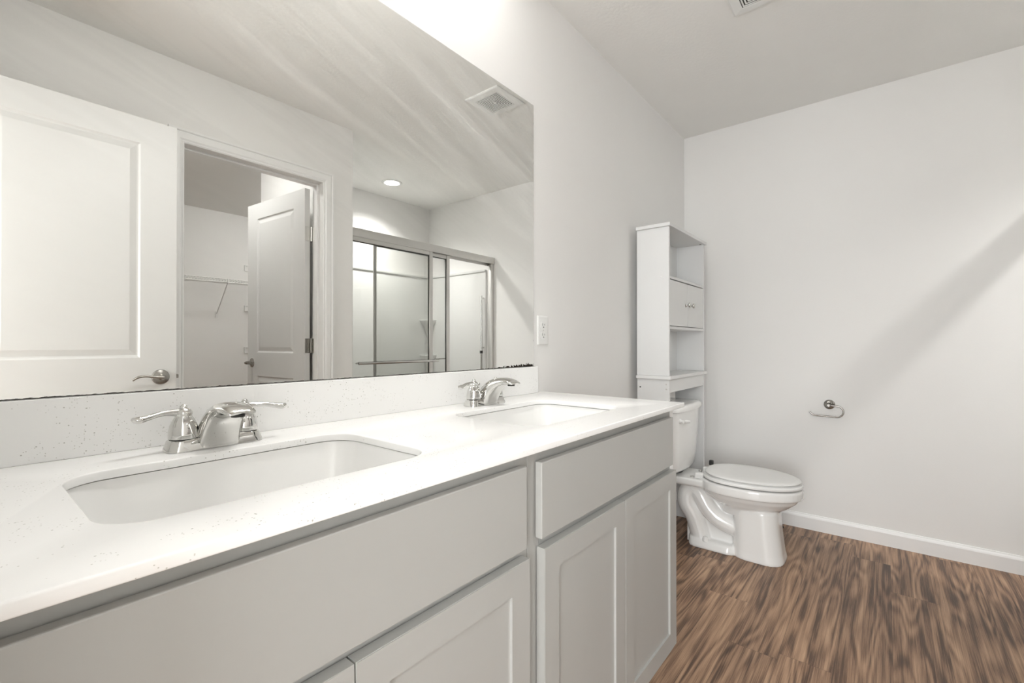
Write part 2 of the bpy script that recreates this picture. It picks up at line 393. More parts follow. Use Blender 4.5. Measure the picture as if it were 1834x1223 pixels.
# closet doorway casing and jamb
def casing(name, ax0, ax1, top, w, plane, nsign, along='X', jamb_depth=0.117, stop=None):
    """moulded casing around an opening ax0..ax1 on a plane; jamb lining behind it"""
    bm = bmesh.new()
    prof = [(0.0, 0.0), (0.0, .009), (.006, .013), (.012, .010), (.020, .015), (w * .72, .017), (w * .78, .0125), (w * .86, .019), (w, .019), (w, 0.0)]
    def P(s, o, z): return Vector((s, plane + nsign * o, z)) if along == 'X' else Vector((plane + nsign * o, s, z))
    rings = []
    rings.append([P(ax0 - a, b, 0) for a, b in prof]); rings.append([P(ax0 - a, b, top + a) for a, b in prof])
    rings.append([P(ax1 + a, b, top + a) for a, b in prof]); rings.append([P(ax1 + a, b, 0) for a, b in prof])
    loft(bm, rings)
    def bb(s0, s1, d0, d1, z0, z1):
        a, b = plane - nsign * d0, plane - nsign * d1
        lo, hi = min(a, b), max(a, b)
        if along == 'X': box(bm, s0, s1, lo, hi, z0, z1)
        else: box(bm, lo, hi, s0, s1, z0, z1)
    jt = 0.015
    bb(ax0 - jt, ax0, 0, jamb_depth, 0, top + jt); bb(ax1, ax1 + jt, 0, jamb_depth, 0, top + jt); bb(ax0, ax1, 0, jamb_depth, top, top + jt)
    if stop:
        s0, s1 = stop
        bb(ax0, ax0 + .011, s0, s1, 0, top); bb(ax1 - .011, ax1, s0, s1, 0, top); bb(ax0 + .011, ax1 - .011, s0, s1, top - .011, top)
    return struct(obj(name, bm, 'trim', smooth=25))
casing('trim_1', 0.733, 1.449, 2.046, 0.066, YO, 1, 'X', stop=(0.045, 0.078))
casing('trim_2', -1.446, -0.714, 2.05, 0.066, XL - 0.12, -1, 'Y', jamb_depth=0.12, stop=(0.045, 0.08))
# ---------------------------------------------------------------- doors
RAISED = [(0, 0), (.007, .006), (.012, .007), (.036, .0015), (.040, .0015)]
def lever_set(parent, x, y, z, sy, matname='nickel', dirx=-1):
    """round rose with a curved lever, on a face looking along sy*y"""
    bm = bmesh.new()
    lathe(bm, [(.033, 0), (.033, .004), (.030, .009), (.020, .013), (.013, .015), (.011, .034), (.011, .046), (.008, .050)], (0, 0, 0), 'Z', 28)
    rot = Matrix.Rotation(math.radians(90 * (1 if sy < 0 else -1)), 4, 'X'); move(bm, Matrix.Translation((x, y, z)) @ rot)
    rose = obj('door_rose', bm, matname, parent, smooth=30)
    bm = bmesh.new(); yy = y + sy * .042
    pts = smooth_path([(x, yy, z), (x + dirx * .03, yy, z + .003), (x + dirx * .06, yy, z + .008), (x + dirx * .085, yy, z + .005), (x + dirx * .105, yy - sy * .004, z - .008)], 6)
    n = len(pts); tube(bm, pts, [0.0095 - .004 * i / (n - 1) for i in range(n)], 12, [(1, .8)] * n)
    obj('lever', bm, matname, rose, smooth=50); return rose
# entry door, standing open flat in front of the closet wall
d1 = bpy.data.objects.new('door_1', None); C.objects.link(d1); d1.location = (-0.05, -1.443, 0.0); struct(d1); d1.empty_display_size = .05
DW = 0.705
bm = panel_bm(DW, 2.023, .035, [(.14, .575, .21, .83), (.14, .575, .991, 1.913)], RAISED)
# local front (y=0) must face the mirror (+y): flip
move(bm, Matrix.Translation((-.05, -1.443, .012)) @ Matrix.Diagonal((1, -1, 1, 1)))
slab = obj('door_slab', bm, 'doorpaint', d1)
lever_set(d1, .597, -1.443, .917, 1); lever_set(d1, .597, -1.478, .917, -1)
bm = bmesh.new(); box(bm, .6545, .6565, -1.473, -1.448, .889, .945, .0005); obj('latch_plate', bm, 'nickel', d1)
bm = bmesh.new(); box(bm, .656, .667, -1.468, -1.454, .908, .926, .002); obj('latch_bolt', bm, 'nickel', d1)
for z in (.25, 1.03, 1.80):
    bm = bmesh.new(); tube(bm, [(-.053, -1.449, z - .045), (-.053, -1.449, z + .045)], .006, 12); obj('hinge', bm, 'nickel', d1, 40)
# closet door, swung into the closet
d2 = bpy.data.objects.new('door_2', None); C.objects.link(d2); d2.location = (1.441, -1.758, 0); struct(d2); d2.empty_display_size = .05
DW2 = 0.700
ang = math.atan2(-2.437 + 1.764, 1.343 - 1.400)   # direction from hinge to free edge
R2 = Matrix.Translation((1.405, -1.764, .012)) @ Matrix.Rotation(ang, 4, 'Z')
bm = panel_bm(DW2, 2.02, .035, [(.125, .575, .21, .83), (.125, .575, .991, 1.913)], RAISED)
# local +x runs towards free edge; face at local y=0 must look to -x world: local -y -> world
move(bm, R2)
obj('door_slab', bm, 'doorpaint', d2)
def d2pt(x, y, z): return R2 @ Vector((x, y, z - .012))
bm = bmesh.new(); tube(bm, [d2pt(DW2 - .06, 0, .93), d2pt(DW2 - .06, -.004, .93), d2pt(DW2 - .06, -.012, .93), d2pt(DW2 - .06, -.04, .93)], [.032, .031, .013, .011], 24)
rs = obj('door_rose', bm, 'nickel', d2, 30)
bm = bmesh.new(); tube(bm, smooth_path([d2pt(DW2 - .06, -.045, .93), d2pt(DW2 - .09, -.045, .935), d2pt(DW2 - .13, -.045, .936), d2pt(DW2 - .16, -.043, .926)], 5), .0085, 10)
obj('lever', bm, 'nickel', rs, 50)
for z, mt_ in ((1.75, 'alum'), (1.05, 'nickel'), (.25, 'nickel')):
    bm = bmesh.new()
    tube(bm, [(1.4435, -1.757, z - .045), (1.4435, -1.757, z + .045)], .0055, 14)
    lf = bmesh.new()
    p0 = d2pt(-.001, .003, z); p1 = d2pt(-.001, .034, z)
    d = (p1 - p0).normalized(); ww = (p1 - p0).length
    mm = Matrix.Translation((p0.x, p0.y, z)) @ Matrix.Rotation(math.atan2(d.y, d.x), 4, 'Z')
    box(bm, 0, ww + .006, -.0015, .0015, -.045, .045, .0006, mtx=mm)
    box(bm, 1.4475, 1.449, -1.757, -1.722, z - .045, z + .045)
    lf.free(); obj('hinge', bm, mt_, d2, 40)

# ================================================================= mirror
mw0, mw1, mz0, mz1 = XL + .003, 1.415, .978, 1.975
bm = bmesh.new()
me_o = bpy.data.objects.new('wall_mirror', None)
vs = box(bm, 0, mw1 - mw0, -.0055, 0.0, 0, mz1 - mz0)
mo = obj('wall_mirror', bm, 'mirror'); mo.location = (mw0, 0, mz0)
tag(mo, 'large frameless wall mirror above the double vanity, streaky with wipe marks', 'mirror')
bpy.data.objects.remove(me_o)

# ================================================================= vanity
YC = -0.553; ZC0, ZC1 = .863, .877
sinks = [(0.315, .217, -.298, .146, .055), (1.050, .217, -.298, .146, .055)]
holes = [rrect(cx, cy, hx, hy, r, 10) for cx, hx, cy, hy, r in sinks]
ct = slab_with_holes('countertop', rrect((XL + 1.48) / 2, YC / 2, (1.48 - XL) / 2 - .0005, -YC / 2, .004, 3), holes, ZC0, ZC1, .0022, 'quartz')
tag(ct, 'white speckled quartz countertop with two sink cutouts on grey cabinets', 'countertop')
bs = obj('backsplash', B(XL + .001, 1.425, -.020, -.0005, ZC1, .9765, .0015, 2), 'quartz')
tag(bs, 'low white speckled quartz backsplash strip under the mirror', 'backsplash')
sl = ['white rectangular undermount sink nearest the camera, left of the pair', 'white rectangular undermount sink at the far end of the counter, by the toilet']
for k, (cx, hx, cy, hy, r) in enumerate(sinks):
    t = empty('undermount_sink', (cx, cy, ZC0 - .15), sl[k], 'sink', 'sinks under the countertop')
    bm = bmesh.new(); z = ZC0 - .0016
    lv = [(.030, 0, .060), (.004, 0, .058), (.0035, -.003, .058), (.002, -.012, .058), (-.008, -.06, .060), (-.018, -.100, .065), (-.032, -.122, .07), (-.055, -.134, .075), (-.09, -.139, .055), (-.12, -.141, .025)]
    rings = [[(px, py, z + dz) for px, py in rrect(cx, cy, hx + o, hy + o, min(rr, hy + o - .001), 10)] for o, dz, rr in lv]
    lo = [(-.12, -.150, .025), (-.05, -.146, .07), (-.02, -.128, .065), (.008, -.06, .06), (.012, -.014, .058), (.030, -.012, .060)]
    rings += [[(px, py, z + dz) for px, py in rrect(cx, cy, hx + o, hy + o, min(rr, hy + o - .001), 10)] for o, dz, rr in lo]
    rings.append(rings[0])
    loft(bm, rings, False, False); bmesh.ops.remove_doubles(bm, verts=bm.verts, dist=1e-6)
    # floor of the basin
    obj('basin', bm, 'sinkchina', t, smooth=40)
    bm = bmesh.new(); bm.faces.new([bm.verts.new((px, py, z - .141)) for px, py in rrect(cx, cy, hx - .12, hy - .12, .025, 10)])
    loft(bm, [[(px, py, z - .141) for px, py in rrect(cx, cy, hx - .12, hy - .12, .025, 10)], [(px, py, z - .149) for px, py in rrect(cx, cy, hx - .12, hy - .12, .025, 10)]])
    obj('basin_floor', bm, 'sinkchina', t)
    bm = bmesh.new(); lathe(bm, [(.024, 0), (.024, .002), (.020, .004), (.014, .0035), (.012, .009), (.002, .011)], (cx, cy, z - .141), 'Z', 24)
    obj('drain', bm, 'chrome', t, smooth=35)

SH = [(0, 0), (.0005, .0055), (.003, .006)]
def cabinet(x0, x1, falses, doors, label):
    t = empty('vanity_cabinet', ((x0 + x1) / 2, -.26, 0), label, 'cabinet', 'grey vanity cabinets')
    YF = -.522
    bm = bmesh.new()
    for a in (x0, x1 - .016): box(bm, a, a + .016, YF + .018, -.001, .105, ZC0); box(bm, a, a + .016, YF + .075, -.001, .0, .105)
    box(bm, x0 + .016, x1 - .016, YF + .018, -.001, .105, .120); box(bm, x0 + .016, x1 - .016, -.012, -.001, .12, ZC0)
    box(bm, x0 + .016, x1 - .016, YF + .07, YF + .085, 0, .105)
    obj('carcass', bm, 'cabinet', t)
    bm = bmesh.new()
    fw = .038
    box(bm, x0, x0 + fw, YF, YF + .018, .105, ZC0, .0006); box(bm, x1 - fw, x1, YF, YF + .018, .105, ZC0, .0006)
    for z0, z1 in ((.105, .145), (.660, .700), (.830, ZC0)): box(bm, x0 + fw, x1 - fw, YF, YF + .018, z0, z1)
    obj('face_frame', bm, 'cabinet', t)
    for fx0, fx1, fz0, fz1 in falses:
        obj('false_drawer_front', B(fx0, fx1, YF - .019, YF - .0030, fz0, fz1, .0018, 2), 'cabinet', t)
    for dx0, dx1 in doors:
        w = dx1 - dx0; dz0, dz1 = .139, .673
        bm = panel_bm(w, dz1 - dz0, .019, [(.050, w - .050, .050, dz1 - dz0 - .050)], SH, both=False)
        move(bm, Matrix.Translation((dx0, YF - .0215, dz0)))
        bmesh.ops.bevel(bm, geom=[e for e in bm.edges if len(e.link_faces) == 2 and e.calc_face_angle(0) > .5 and all(abs(v.co.y - (YF - .0215)) < 1e-4 for v in e.verts) and (all(abs(v.co.x - dx0) < 1e-4 for v in e.verts) or all(abs(v.co.x - dx1) < 1e-4 for v in e.verts) or all(abs(v.co.z - dz1) < 1e-4 for v in e.verts) or all(abs(v.co.z - dz0) < 1e-4 for v in e.verts))], offset=.0012, segments=2, affect='EDGES')
        obj('cabinet_door', bm, 'cabinet', t)
    if x1 > 1: obj('edge_strip', B(x1 - .024, x1, YF - .0014, YF - .0001, .105, ZC0), 'trim', t)['label'] = 'white unpainted strip'
    return t
cabinet(XL + .001, .6915, [(-.03, .668, .690, .840)], [(-.04, .3155), (.3185, .672)], 'grey painted vanity cabinet under the nearer sink, beside the entry')
cabinet(.6925, 1.455, [(.714, 1.410, .692, .838)], [(.720, 1.069), (1.072, 1.427)], 'grey painted vanity cabinet under the far sink, next to the toilet')

# ================================================================= faucets
def faucet(cx, label):
    cy = -.088; z0 = ZC1
    t = empty('bathroom_faucet', (cx, cy, z0), label, 'faucet', 'chrome faucets on the vanity')
    bm = bmesh.new()
    rings = [[(px, py, z0 + dz) for px, py in rrect(cx, cy, .078 + o, .027 + o, .020, 8)] for o, dz in ((0, .0005), (0, .004), (-.002, .010), (-.004, .018), (-.0065, .0205), (-.012, .0215))]
    loft(bm, rings); obj('base_plate', bm, 'chrome', t, smooth=32)
    # spout
    secs = [((-.062, .018), (-.120, .002), .034), ((-.068, .030), (-.122, .012), .0335), ((-.083, .052), (-.134, .034), .031), ((-.106, .0715), (-.150, .052), .0285),
            ((-.136, .0825), (-.168, .0625), .0265), ((-.166, .0855), (-.184, .0665), .0255), ((-.192, .0820), (-.199, .0670), .0245), ((-.208, .0755), (-.208, .0660), .0225), ((-.212, .0715), (-.2115, .0668), .018)]
    # finer sections
    A = smooth_path([(s[2], s[0][0], s[0][1]) for s in secs], 5); D = smooth_path([(s[2], s[1][0], s[1][1]) for s in secs], 5)
    rings = []
    for a, d in zip(A, D):
        w = a.x; top = Vector((0, a.y, z0 + a.z)); bot = Vector((0, d.y, z0 + d.z)); ring = []
        n = 28
        for j in range(n):
            u = 2 * PI * j / n; c, s = math.cos(u), math.sin(u)
            ux = math.copysign(abs(c) ** .75, c); vy = math.copysign(abs(s) ** .9, s) if s > 0 else math.copysign(abs(s) ** .35, s)
            mid = (top + bot) / 2; hv = (top - bot) / 2
            p = mid + hv * vy + Vector((cx + ux * w * (1 - .10 * max(0, vy)), 0, 0))
            if s < 0: p -= hv.normalized() * (-.0035) * (1 - abs(ux))   # hollow underside
            ring.append(p)
        rings.append(ring)
    loft(bm := bmesh.new(), rings); obj('spout', bm, 'chrome', t, smooth=38)
    bm = bmesh.new(); lathe(bm, [(.0105, 0), (.0105, .004), (.008, .0045)], (cx, -.192, z0 + .0625), 'Z', 20); obj('aerator', bm, 'slot', t, 30)
    # lift rod
    bm = bmesh.new(); tube(bm, [(cx, -.060, z0 + .015), (cx, -.060, z0 + .056)], .0022, 8); lathe(bm, [(.002, 0), (.0045, .003), (.0055, .007), (.003, .0095)], (cx, -.060, z0 + .055), 'Z', 16)
    obj('lift_rod', bm, 'chrome', t, 40)
    for s in (-1, 1):
        hx = cx + s * .0495
        bm = bmesh.new()
        lathe(bm, [(.0225, .0215), (.0225, .026), (.0222, .034), (.0205, .044), (.0165, .053), (.0130, .0585), (.0125, .061), (.0135, .063), (.0135, .0665), (.0100, .0715), (.0062, .0735), (.0060, .0765), (.004, .0795), (.001, .0805)], (hx, cy, z0), 'Z', 32)
        hb = obj('handle', bm, 'chrome', t, smooth=42)
        bm = bmesh.new(); lathe(bm, [(.0215, .0205), (.0215, .0228)], (hx, cy, z0), 'Z', 28); obj('handle_seal', bm, 'slot', hb, 30)
        bm = bmesh.new()
        pts = smooth_path([(hx + s * .004, cy, z0 + .066), (hx + s * .018, cy - .002, z0 + .0675), (hx + s * .036, cy - .005, z0 + .067), (hx + s * .052, cy - .008, z0 + .0635), (hx + s * .066, cy - .011, z0 + .0615), (hx + s * .0735, cy - .0125, z0 + .064)], 5)
        n = len(pts); ra = interp([.0080, .0060, .0050, .0056, .0068, .0035], 5)
        fl = [(1.0 + .35 * i / (n - 1), 1.0 - .12 * i / (n - 1)) for i in range(n)]
        tube(bm, pts, ra, 14, fl); obj('lever', bm, 'chrome', hb, smooth=55)
    return t
faucet(.314, 'chrome two-lever faucet behind the sink nearest the camera')
faucet(1.050, 'chrome two-lever faucet behind the far sink')

# ================================================================= outlet
t = empty('electrical_outlet', (1.477, -.001, 1.115), 'white duplex electrical outlet on the wall right of the mirror', 'outlet')
ox, oz = 1.478, 1.1155
bm = bmesh.new()
loft(bm, [[(px, -dy, pz) for px, pz in rrect(ox, oz, .035 + o, .0572 + o, .004, 4)] for o, dy in ((0, .0005), (0, .003), (-.003, .0055), (-.006, .006))])
obj('cover_plate', bm, 'plastic', t, 30)
for s in (-1, 1):
    bm = bmesh.new(); zc_ = oz + s * .0195
    loft(bm, [[(px, -dy, pz) for px, pz in rrect(ox, zc_, .0165, .0140, .009, 6)] for dy in (.006, .0075)])
    rc = obj('receptacle', bm, 'plastic', t, 30)
    bm = bmesh.new()
    box(bm, ox - .0075, ox - .0055, -.0079, -.0070, zc_ - .001, zc_ + .008); box(bm, ox + .0055, ox + .0075, -.0079, -.0070, zc_, zc_ + .007)
    lathe(bm, [(.0026, -.0079), (.0026, -.0070)], (ox, 0, zc_ - .007), 'Y', 10); obj('slots', bm, 'slot', rc)
bm = bmesh.new(); lathe(bm, [(.003, -.0072), (.003, -.0055)], (ox, 0, oz), 'Y', 12); obj('screw', bm, 'alum', t)

# ================================================================= over-toilet shelf unit
t = empty('over_toilet_shelf', (2.578, -.12, 0), 'tall white laminate over-toilet storage shelf with two small cupboard doors', 'shelf unit')
ex0, ex1, ey0, ey1 = 2.288, 2.868, -.205, -.035
bv = .0008
obj('top_panel', B(ex0 - .014, ex1 + .014, ey0 - .010, ey1, 1.655, 1.672, bv), 'laminate', t)
for a in (ex0, ex1 - .014): obj('side_panel', B(a, a + .014, ey0, ey1, .9005, 1.6548, bv), 'laminate', t)
for a in (ex0 + .003, ex1 - .017): obj('lower_side_panel', B(a, a + .014, ey0, ey1, 0, .8818, bv), 'laminate', t)
obj('back_panel', B(ex0 + .0142, ex1 - .0142, ey1 - .010, ey1 - .006, .9005, 1.6548), 'laminate', t)
obj('shelf_board', B(ex0 + .0142, ex1 - .0142, ey0 + .001, ey1 - .0102, 1.394, 1.408, bv), 'laminate', t)
obj('shelf_board', B(ex0 + .0142, ex1 - .0142, ey0 + .001, ey1 - .0102, 1.138, 1.152, bv), 'laminate', t)
obj('base_ledge', B(ex0 - .012, ex1 + .014, ey0 - .012, ey1, .882, .900, .003, 2), 'laminate', t)
obj('apron', B(ex0 + .0172, ex1 - .0172, ey0 + .002, ey0 + .016, .815, .8818, bv), 'laminate', t)
obj('rear_rail', B(ex0 + .0172, ex1 - .0172, ey1 - .014, ey1, .80, .8818, bv), 'laminate', t)
obj('rear_rail', B(ex0 + .0172, ex1 - .0172, ey1 - .014, ey1, .10, .16, bv), 'laminate', t)
mid = (ex0 + ex1) / 2
for a, b, kx in ((ex0 + .0165, mid - .0015, mid - .035), (mid + .0015, ex1 - .0165, mid + .035)):
    dr = obj('cupboard_door', B(a, b, ey0 + .002, ey0 + .015, 1.1555, 1.389, bv), 'laminate', t)
    bm = bmesh.new(); lathe(bm, [(.0125, .0015), (.0125, -.001), (.008, -.0035), (.0055, -.007), (.0055, -.012), (.010, -.0155), (.0145, -.020), (.0145, -.024), (.011, -.028), (.004, -.0295)], (kx, ey0 + .002, 1.272), 'Y', 20)
    obj('knob', bm, 'chrome', dr, 45)
# screws and pegs on the outer side
def pegs(x, pts, m, r, name):
    for y, z in pts:
        bm = bmesh.new(); lathe(bm, [(r, .0005), (r, -.0012), (r * .5, -.0016)], (x, y, z), 'X', 12); obj(name, bm, m, t)
pegs(ex0, [(-.165, 1.401), (-.075, 1.401), (-.165, 1.145), (-.075, 1.145)], 'laminate', .0045, 'screw_cover')
pegs(ex0 + .003, [(-.190, .858), (-.190, .834)], 'alum', .0045, 'screw')
pegs(ex0 + .003, [(-.052, .838)], 'slot', .004, 'screw_hole')
bm = bmesh.new(); lathe(bm, [(.006, 0), (.006, -.003)], (ex1 - .035, ey0 + .012, 1.655), 'Z', 12); obj('cam_lock', bm, 'nickel', t)

# ================================================================= toilet
TX = 2.585
t = empty('toilet', (TX, -.38, 0), 'white two-piece toilet with closed lid below the storage shelf', 'toilet')
def remesh(bm, vox, it):
    me = bpy.data.meshes.new('tmp'); bm.to_mesh(me); bm.free()
    o = bpy.data.objects.new('tmp', me); C.objects.link(o)
    r = o.modifiers.new('r', 'REMESH'); r.mode = 'VOXEL'; r.voxel_size = vox; r.use_smooth_shade = True
    s = o.modifiers.new('s', 'SMOOTH'); s.iterations = it; s.factor = .5
    dg = bpy.context.evaluated_depsgraph_get(); m2 = bpy.data.meshes.new_from_object(o.evaluated_get(dg))
    bpy.data.objects.remove(o); bpy.data.meshes.remove(me)
    b2 = bmesh.new(); b2.from_mesh(m2); bpy.data.meshes.remove(m2); return b2
def egg(yb, yf, hw, z, n=48, ex=2.25, wide=.44):
    """egg plan: back at yb, front tip at yf (yf<yb), widest at `wide` of the way"""
    yc = yb + (yf - yb) * wide; pts = []
    for j in range(n):
        a = 2 * PI * j / n; c, s = math.cos(a), math.sin(a)
        e = ex if s > 0 else 2.05
        x = math.copysign(abs(c) ** (2 / e), c) * hw
        L_ = (yb - yc) if s > 0 else (yc - yf)
        y = yc + math.copysign(abs(s) ** (2 / e), s) * L_
        pts.append((TX + x, y, z))
    return pts
bm = bmesh.new()
# bowl (from rim down to its neck)
loft(bm, [egg(-.285, -.730, .166, .3635), egg(-.280, -.740, .176, .3615), egg(-.275, -.744, .179, .354), egg(-.275, -.744, .179, .320), egg(-.28, -.740, .175, .316), egg(-.285, -.728, .164, .315), egg(-.29, -.716, .153, .292), egg(-.33, -.68, .126, .262), egg(-.37, -.646, .098, .240), egg(-.38, -.635, .088, .20)])
# rear deck under the tank
loft(bm, [[(px, py, z) for px, py in rrect(TX, -.195, hx, .150, .03, 6)] for z, hx in ((.352, .112), (.345, .116), (.322, .116), (.312, .106))])
# front pedestal
def ped(yb, yf, hw, z):
    return [(px, py, z) for px, py in rrect(TX, (yb + yf) / 2, hw, (yb - yf) / 2, min(.072, hw - .01), 10)]
loft(bm, [ped(-.460, -.610, .080, .262), ped(-.440, -.642, .103, .243), ped(-.440, -.644, .105, .235), ped(-.440, -.650, .106, .14), ped(-.440, -.662, .109, .04), ped(-.440, -.668, .112, .012), ped(-.440, -.668, .112, 0.0)])
# foot flange behind the pedestal
loft(bm, [[(px, py, z) for px, py in rrect(TX, -.345, hx, .120, .05, 8)] for z, hx in ((.042, .088), (.036, .100), (.012, .110), (0.0, .110))])
# trapway, both sides read as one sculpted tube
for sx in (-1, 1):
    ox_ = TX + sx * .040
    tube(bm, smooth_path([(ox_, -.245, .300), (ox_ + sx * .004, -.215, .262), (ox_ + sx * .008, -.215, .205), (ox_ + sx * .004, -.248, .150), (ox_, -.268, .09), (ox_, -.285, .03)], 5), .051, 18)
    tube(bm, smooth_path([(ox_, -.245, .290), (ox_ + sx * .006, -.285, .255), (ox_ + sx * .008, -.325, .195), (ox_ + sx * .004, -.38, .150), (ox_, -.45, .125)], 5), .046, 18)
box(bm, TX - .045, TX + .045, -.46, -.21, .0, .30)
bm = remesh(bm, .0042, 4)
obj('bowl', bm, 'porcelain', t, smooth=80)
# rim ring, seat and lid
bm = bmesh.new()
loft(bm, [egg(-.320, -.695, .135, .3675), egg(-.318, -.697, .137, .3690), egg(-.292, -.736, .171, .3695), egg(-.290, -.742, .177, .372), egg(-.290, -.743, .178, .380), egg(-.294, -.737, .172, .3865)])
obj('seat', bm, 'seatplastic', t, 50)
bm = bmesh.new()
loft(bm, [egg(-.330, -.690, .130, .3875), egg(-.328, -.692, .132, .3905), egg(-.304, -.727, .163, .3912), egg(-.302, -.731, .167, .3925), egg(-.300, -.735, .171, .398), egg(-.304, -.730, .167, .4025), egg(-.315, -.712, .152, .4055), egg(-.36, -.64, .10, .4075), egg(-.42, -.58, .03, .408)])
obj('lid', bm, 'seatplastic', t, 60)
for sx in (-1, 1):
    bm = bmesh.new(); box(bm, TX + sx * .07 - .016, TX + sx * .07 + .016, -.305, -.262, .3525, .382, .006, 3); obj('hinge', bm, 'seatplastic', t, 40)
    bm = bmesh.new(); lathe(bm, [(.009, .352), (.009, .358), (.005, .362)], (TX + sx * .07, -.245, 0), 'Z', 12); obj('seat_bolt', bm, 'alum', t, 40)
    bm = bmesh.new(); lathe(bm, [(.015, .036), (.015, .046), (.012, .056), (.004, .061)], (TX + sx * .088, -.318, 0), 'Z', 18); obj('bolt_cap', bm, 'seatplastic', t, 50)
bm = bmesh.new(); box(bm, TX + .105, TX + .128, -.300, -.280, .385, .412, .004, 2); obj('bumper', bm, 'dark', t)
# tank
def tankring(z, hx, yf, yb=-.018, bulge=.018, r=.035):
    pts = rrect(TX, (yb + yf) / 2, hx, (yb - yf) / 2, r, 8); out = []
    for px, py in pts:
        if py < (yb + yf) / 2: py -= bulge * (1 - ((px - TX) / hx) ** 2)
        out.append((px, py, z))
    return out
def dens(pts, k=10):
    out = []
    for i, p in enumerate(pts):
        q = pts[(i + 1) % len(pts)]; out.append(p)
        if i % 9 == 8:
            for j in range(1, k):
                out.append(tuple(Vector(p).lerp(Vector(q), j / k)))
    return out
def tk(z, hx, yf, r=.04, bulge=.020):
    base = dens([(px, py, z) for px, py in rrect(TX, (-.018 + yf) / 2, hx, (-.018 - yf) / 2, r, 8)])
    return [(x, y - (bulge * (1 - ((x - TX) / hx) ** 2) if y < (-.018 + yf) / 2 else 0), zz) for x, y, zz in base]
bm = bmesh.new()
loft(bm, [tk(.372, .150, -.165), tk(.377, .164, -.178), tk(.388, .172, -.187), tk(.45, .180, -.192), tk(.56, .191, -.197), tk(.66, .200, -.201), tk(.699, .203, -.203)])
obj('tank', bm, 'porcelain', t, 50)
bm = bmesh.new()
loft(bm, [tk(.700, .207, -.207), tk(.703, .213, -.213), tk(.716, .214, -.214), tk(.728, .211, -.211), tk(.736, .200, -.200), tk(.739, .180, -.18)])
obj('tank_lid', bm, 'porcelain', t, 50)
bm = bmesh.new(); lathe(bm, [(.016, .366), (.02, .358), (.02, .352)], (TX - .07, -.14, 0), 'Z', 16); lathe(bm, [(.016, .373), (.02, .362), (.02, .352)], (TX + .07, -.14, 0), 'Z', 16)
lathe(bm, [(.05, .373), (.055, .362), (.05, .352)], (TX, -.12, 0), 'Z', 24)
obj('tank_gasket', bm, 'dark', t)
bm = bmesh.new()
lathe(bm, [(.013, 0), (.013, -.006), (.008, -.010), (.007, -.020)], (TX - .150, -.206, .655), 'Y', 18)
obj('flush_lever_mount', bm, 'seatplastic', t, 40)
bm = bmesh.new(); tube(bm, smooth_path([(TX - .150, -.228, .655), (TX - .120, -.233, .653), (TX - .085, -.236, .648)], 5), [.010 - .0002 * i for i in range(11)], 12, [(.7, 1.0)] * 11)
obj('flush_lever', bm, 'seatplastic', t, 50)
# a bit of dark debris on the floor behind the toilet
bm = bmesh.new(); bmesh.ops.create_icosphere(bm, subdivisions=2, radius=.007, matrix=Matrix.Translation((3.045, -.585, .006)))
for v in bm.verts: v.co += Vector((random.uniform(-1, 1), random.uniform(-1, 1), 0)) * .002; v.co.z = max(.0003, v.co.z)
tag(obj('debris_bit', bm, 'dark', None, 40), 'tiny black bit on the floor against the baseboard right of the toilet', 'debris')

# ================================================================= toilet paper holder
t = empty('toilet_paper_holder', (XR, -.80, .72), 'chrome open-arm toilet paper holder with round plate on the right wall', 'paper holder')
bm = bmesh.new(); lathe(bm, [(.027, -.0005), (.027, -.004), (.0245, -.008), (.018, -.011), (.012, -.013), (.0095, -.020), (.0085, -.045), (.0095, -.052), (.006, -.056)], (XR, -.803, .722), 'X', 32)
obj('wall_plate', bm, 'nickel', t, 35)
bm = bmesh.new(); xx = XR - .046
pts = [(xx, -.803, .720), (xx, -.822, .720)]
for k in range(0, 13):
    a = PI / 2 - PI * k / 12
    pts.append((xx, -.840 - math.cos(a) * .030, .690 + math.sin(a) * .030))
pts += [(xx, -.80, .660), (xx, -.765, .660), (xx, -.735, .661), (xx, -.725, .668), (xx, -.712, .680)]
tube(bm, pts, .0042, 12); obj('arm', bm, 'nickel', t, 60)

# ================================================================= ceiling exhaust vent
vx, vy = 1.960, -.680
t = empty('exhaust_vent_grille', (vx, vy, H), 'square white ceiling exhaust grille with concentric louvres', 'vent')
def sq(h, z): return [(vx - h, vy - h, z), (vx + h, vy - h, z), (vx + h, vy + h, z), (vx - h, vy + h, z)]
bm = bmesh.new(); loft(bm, [sq(.118, H - .0003), sq(.120, H - .006), sq(.114, H - .010), sq(.080, H - .012), sq(.080, H - .0003)], False, False); obj('frame', bm, 'plastic', t)
bm = bmesh.new(); box(bm, vx - .080, vx + .080, vy - .080, vy + .080, H - .0095, H - .0004); obj('backing', bm, 'slot', t)
for i, h in enumerate((.0765, .0655, .0545, .0435, .0325, .0215)):
    bm = bmesh.new(); loft(bm, [sq(h, H - .0112), sq(h, H - .0097), sq(h - .0056, H - .0097), sq(h - .0056, H - .0112), sq(h, H - .0112)], False, False); obj('louvre', bm, 'plastic', t)
bm = bmesh.new(); box(bm, vx - .0105, vx + .0105, vy - .0105, vy + .0105, H - .0112, H - .004); obj('centre_cap', bm, 'plastic', t)

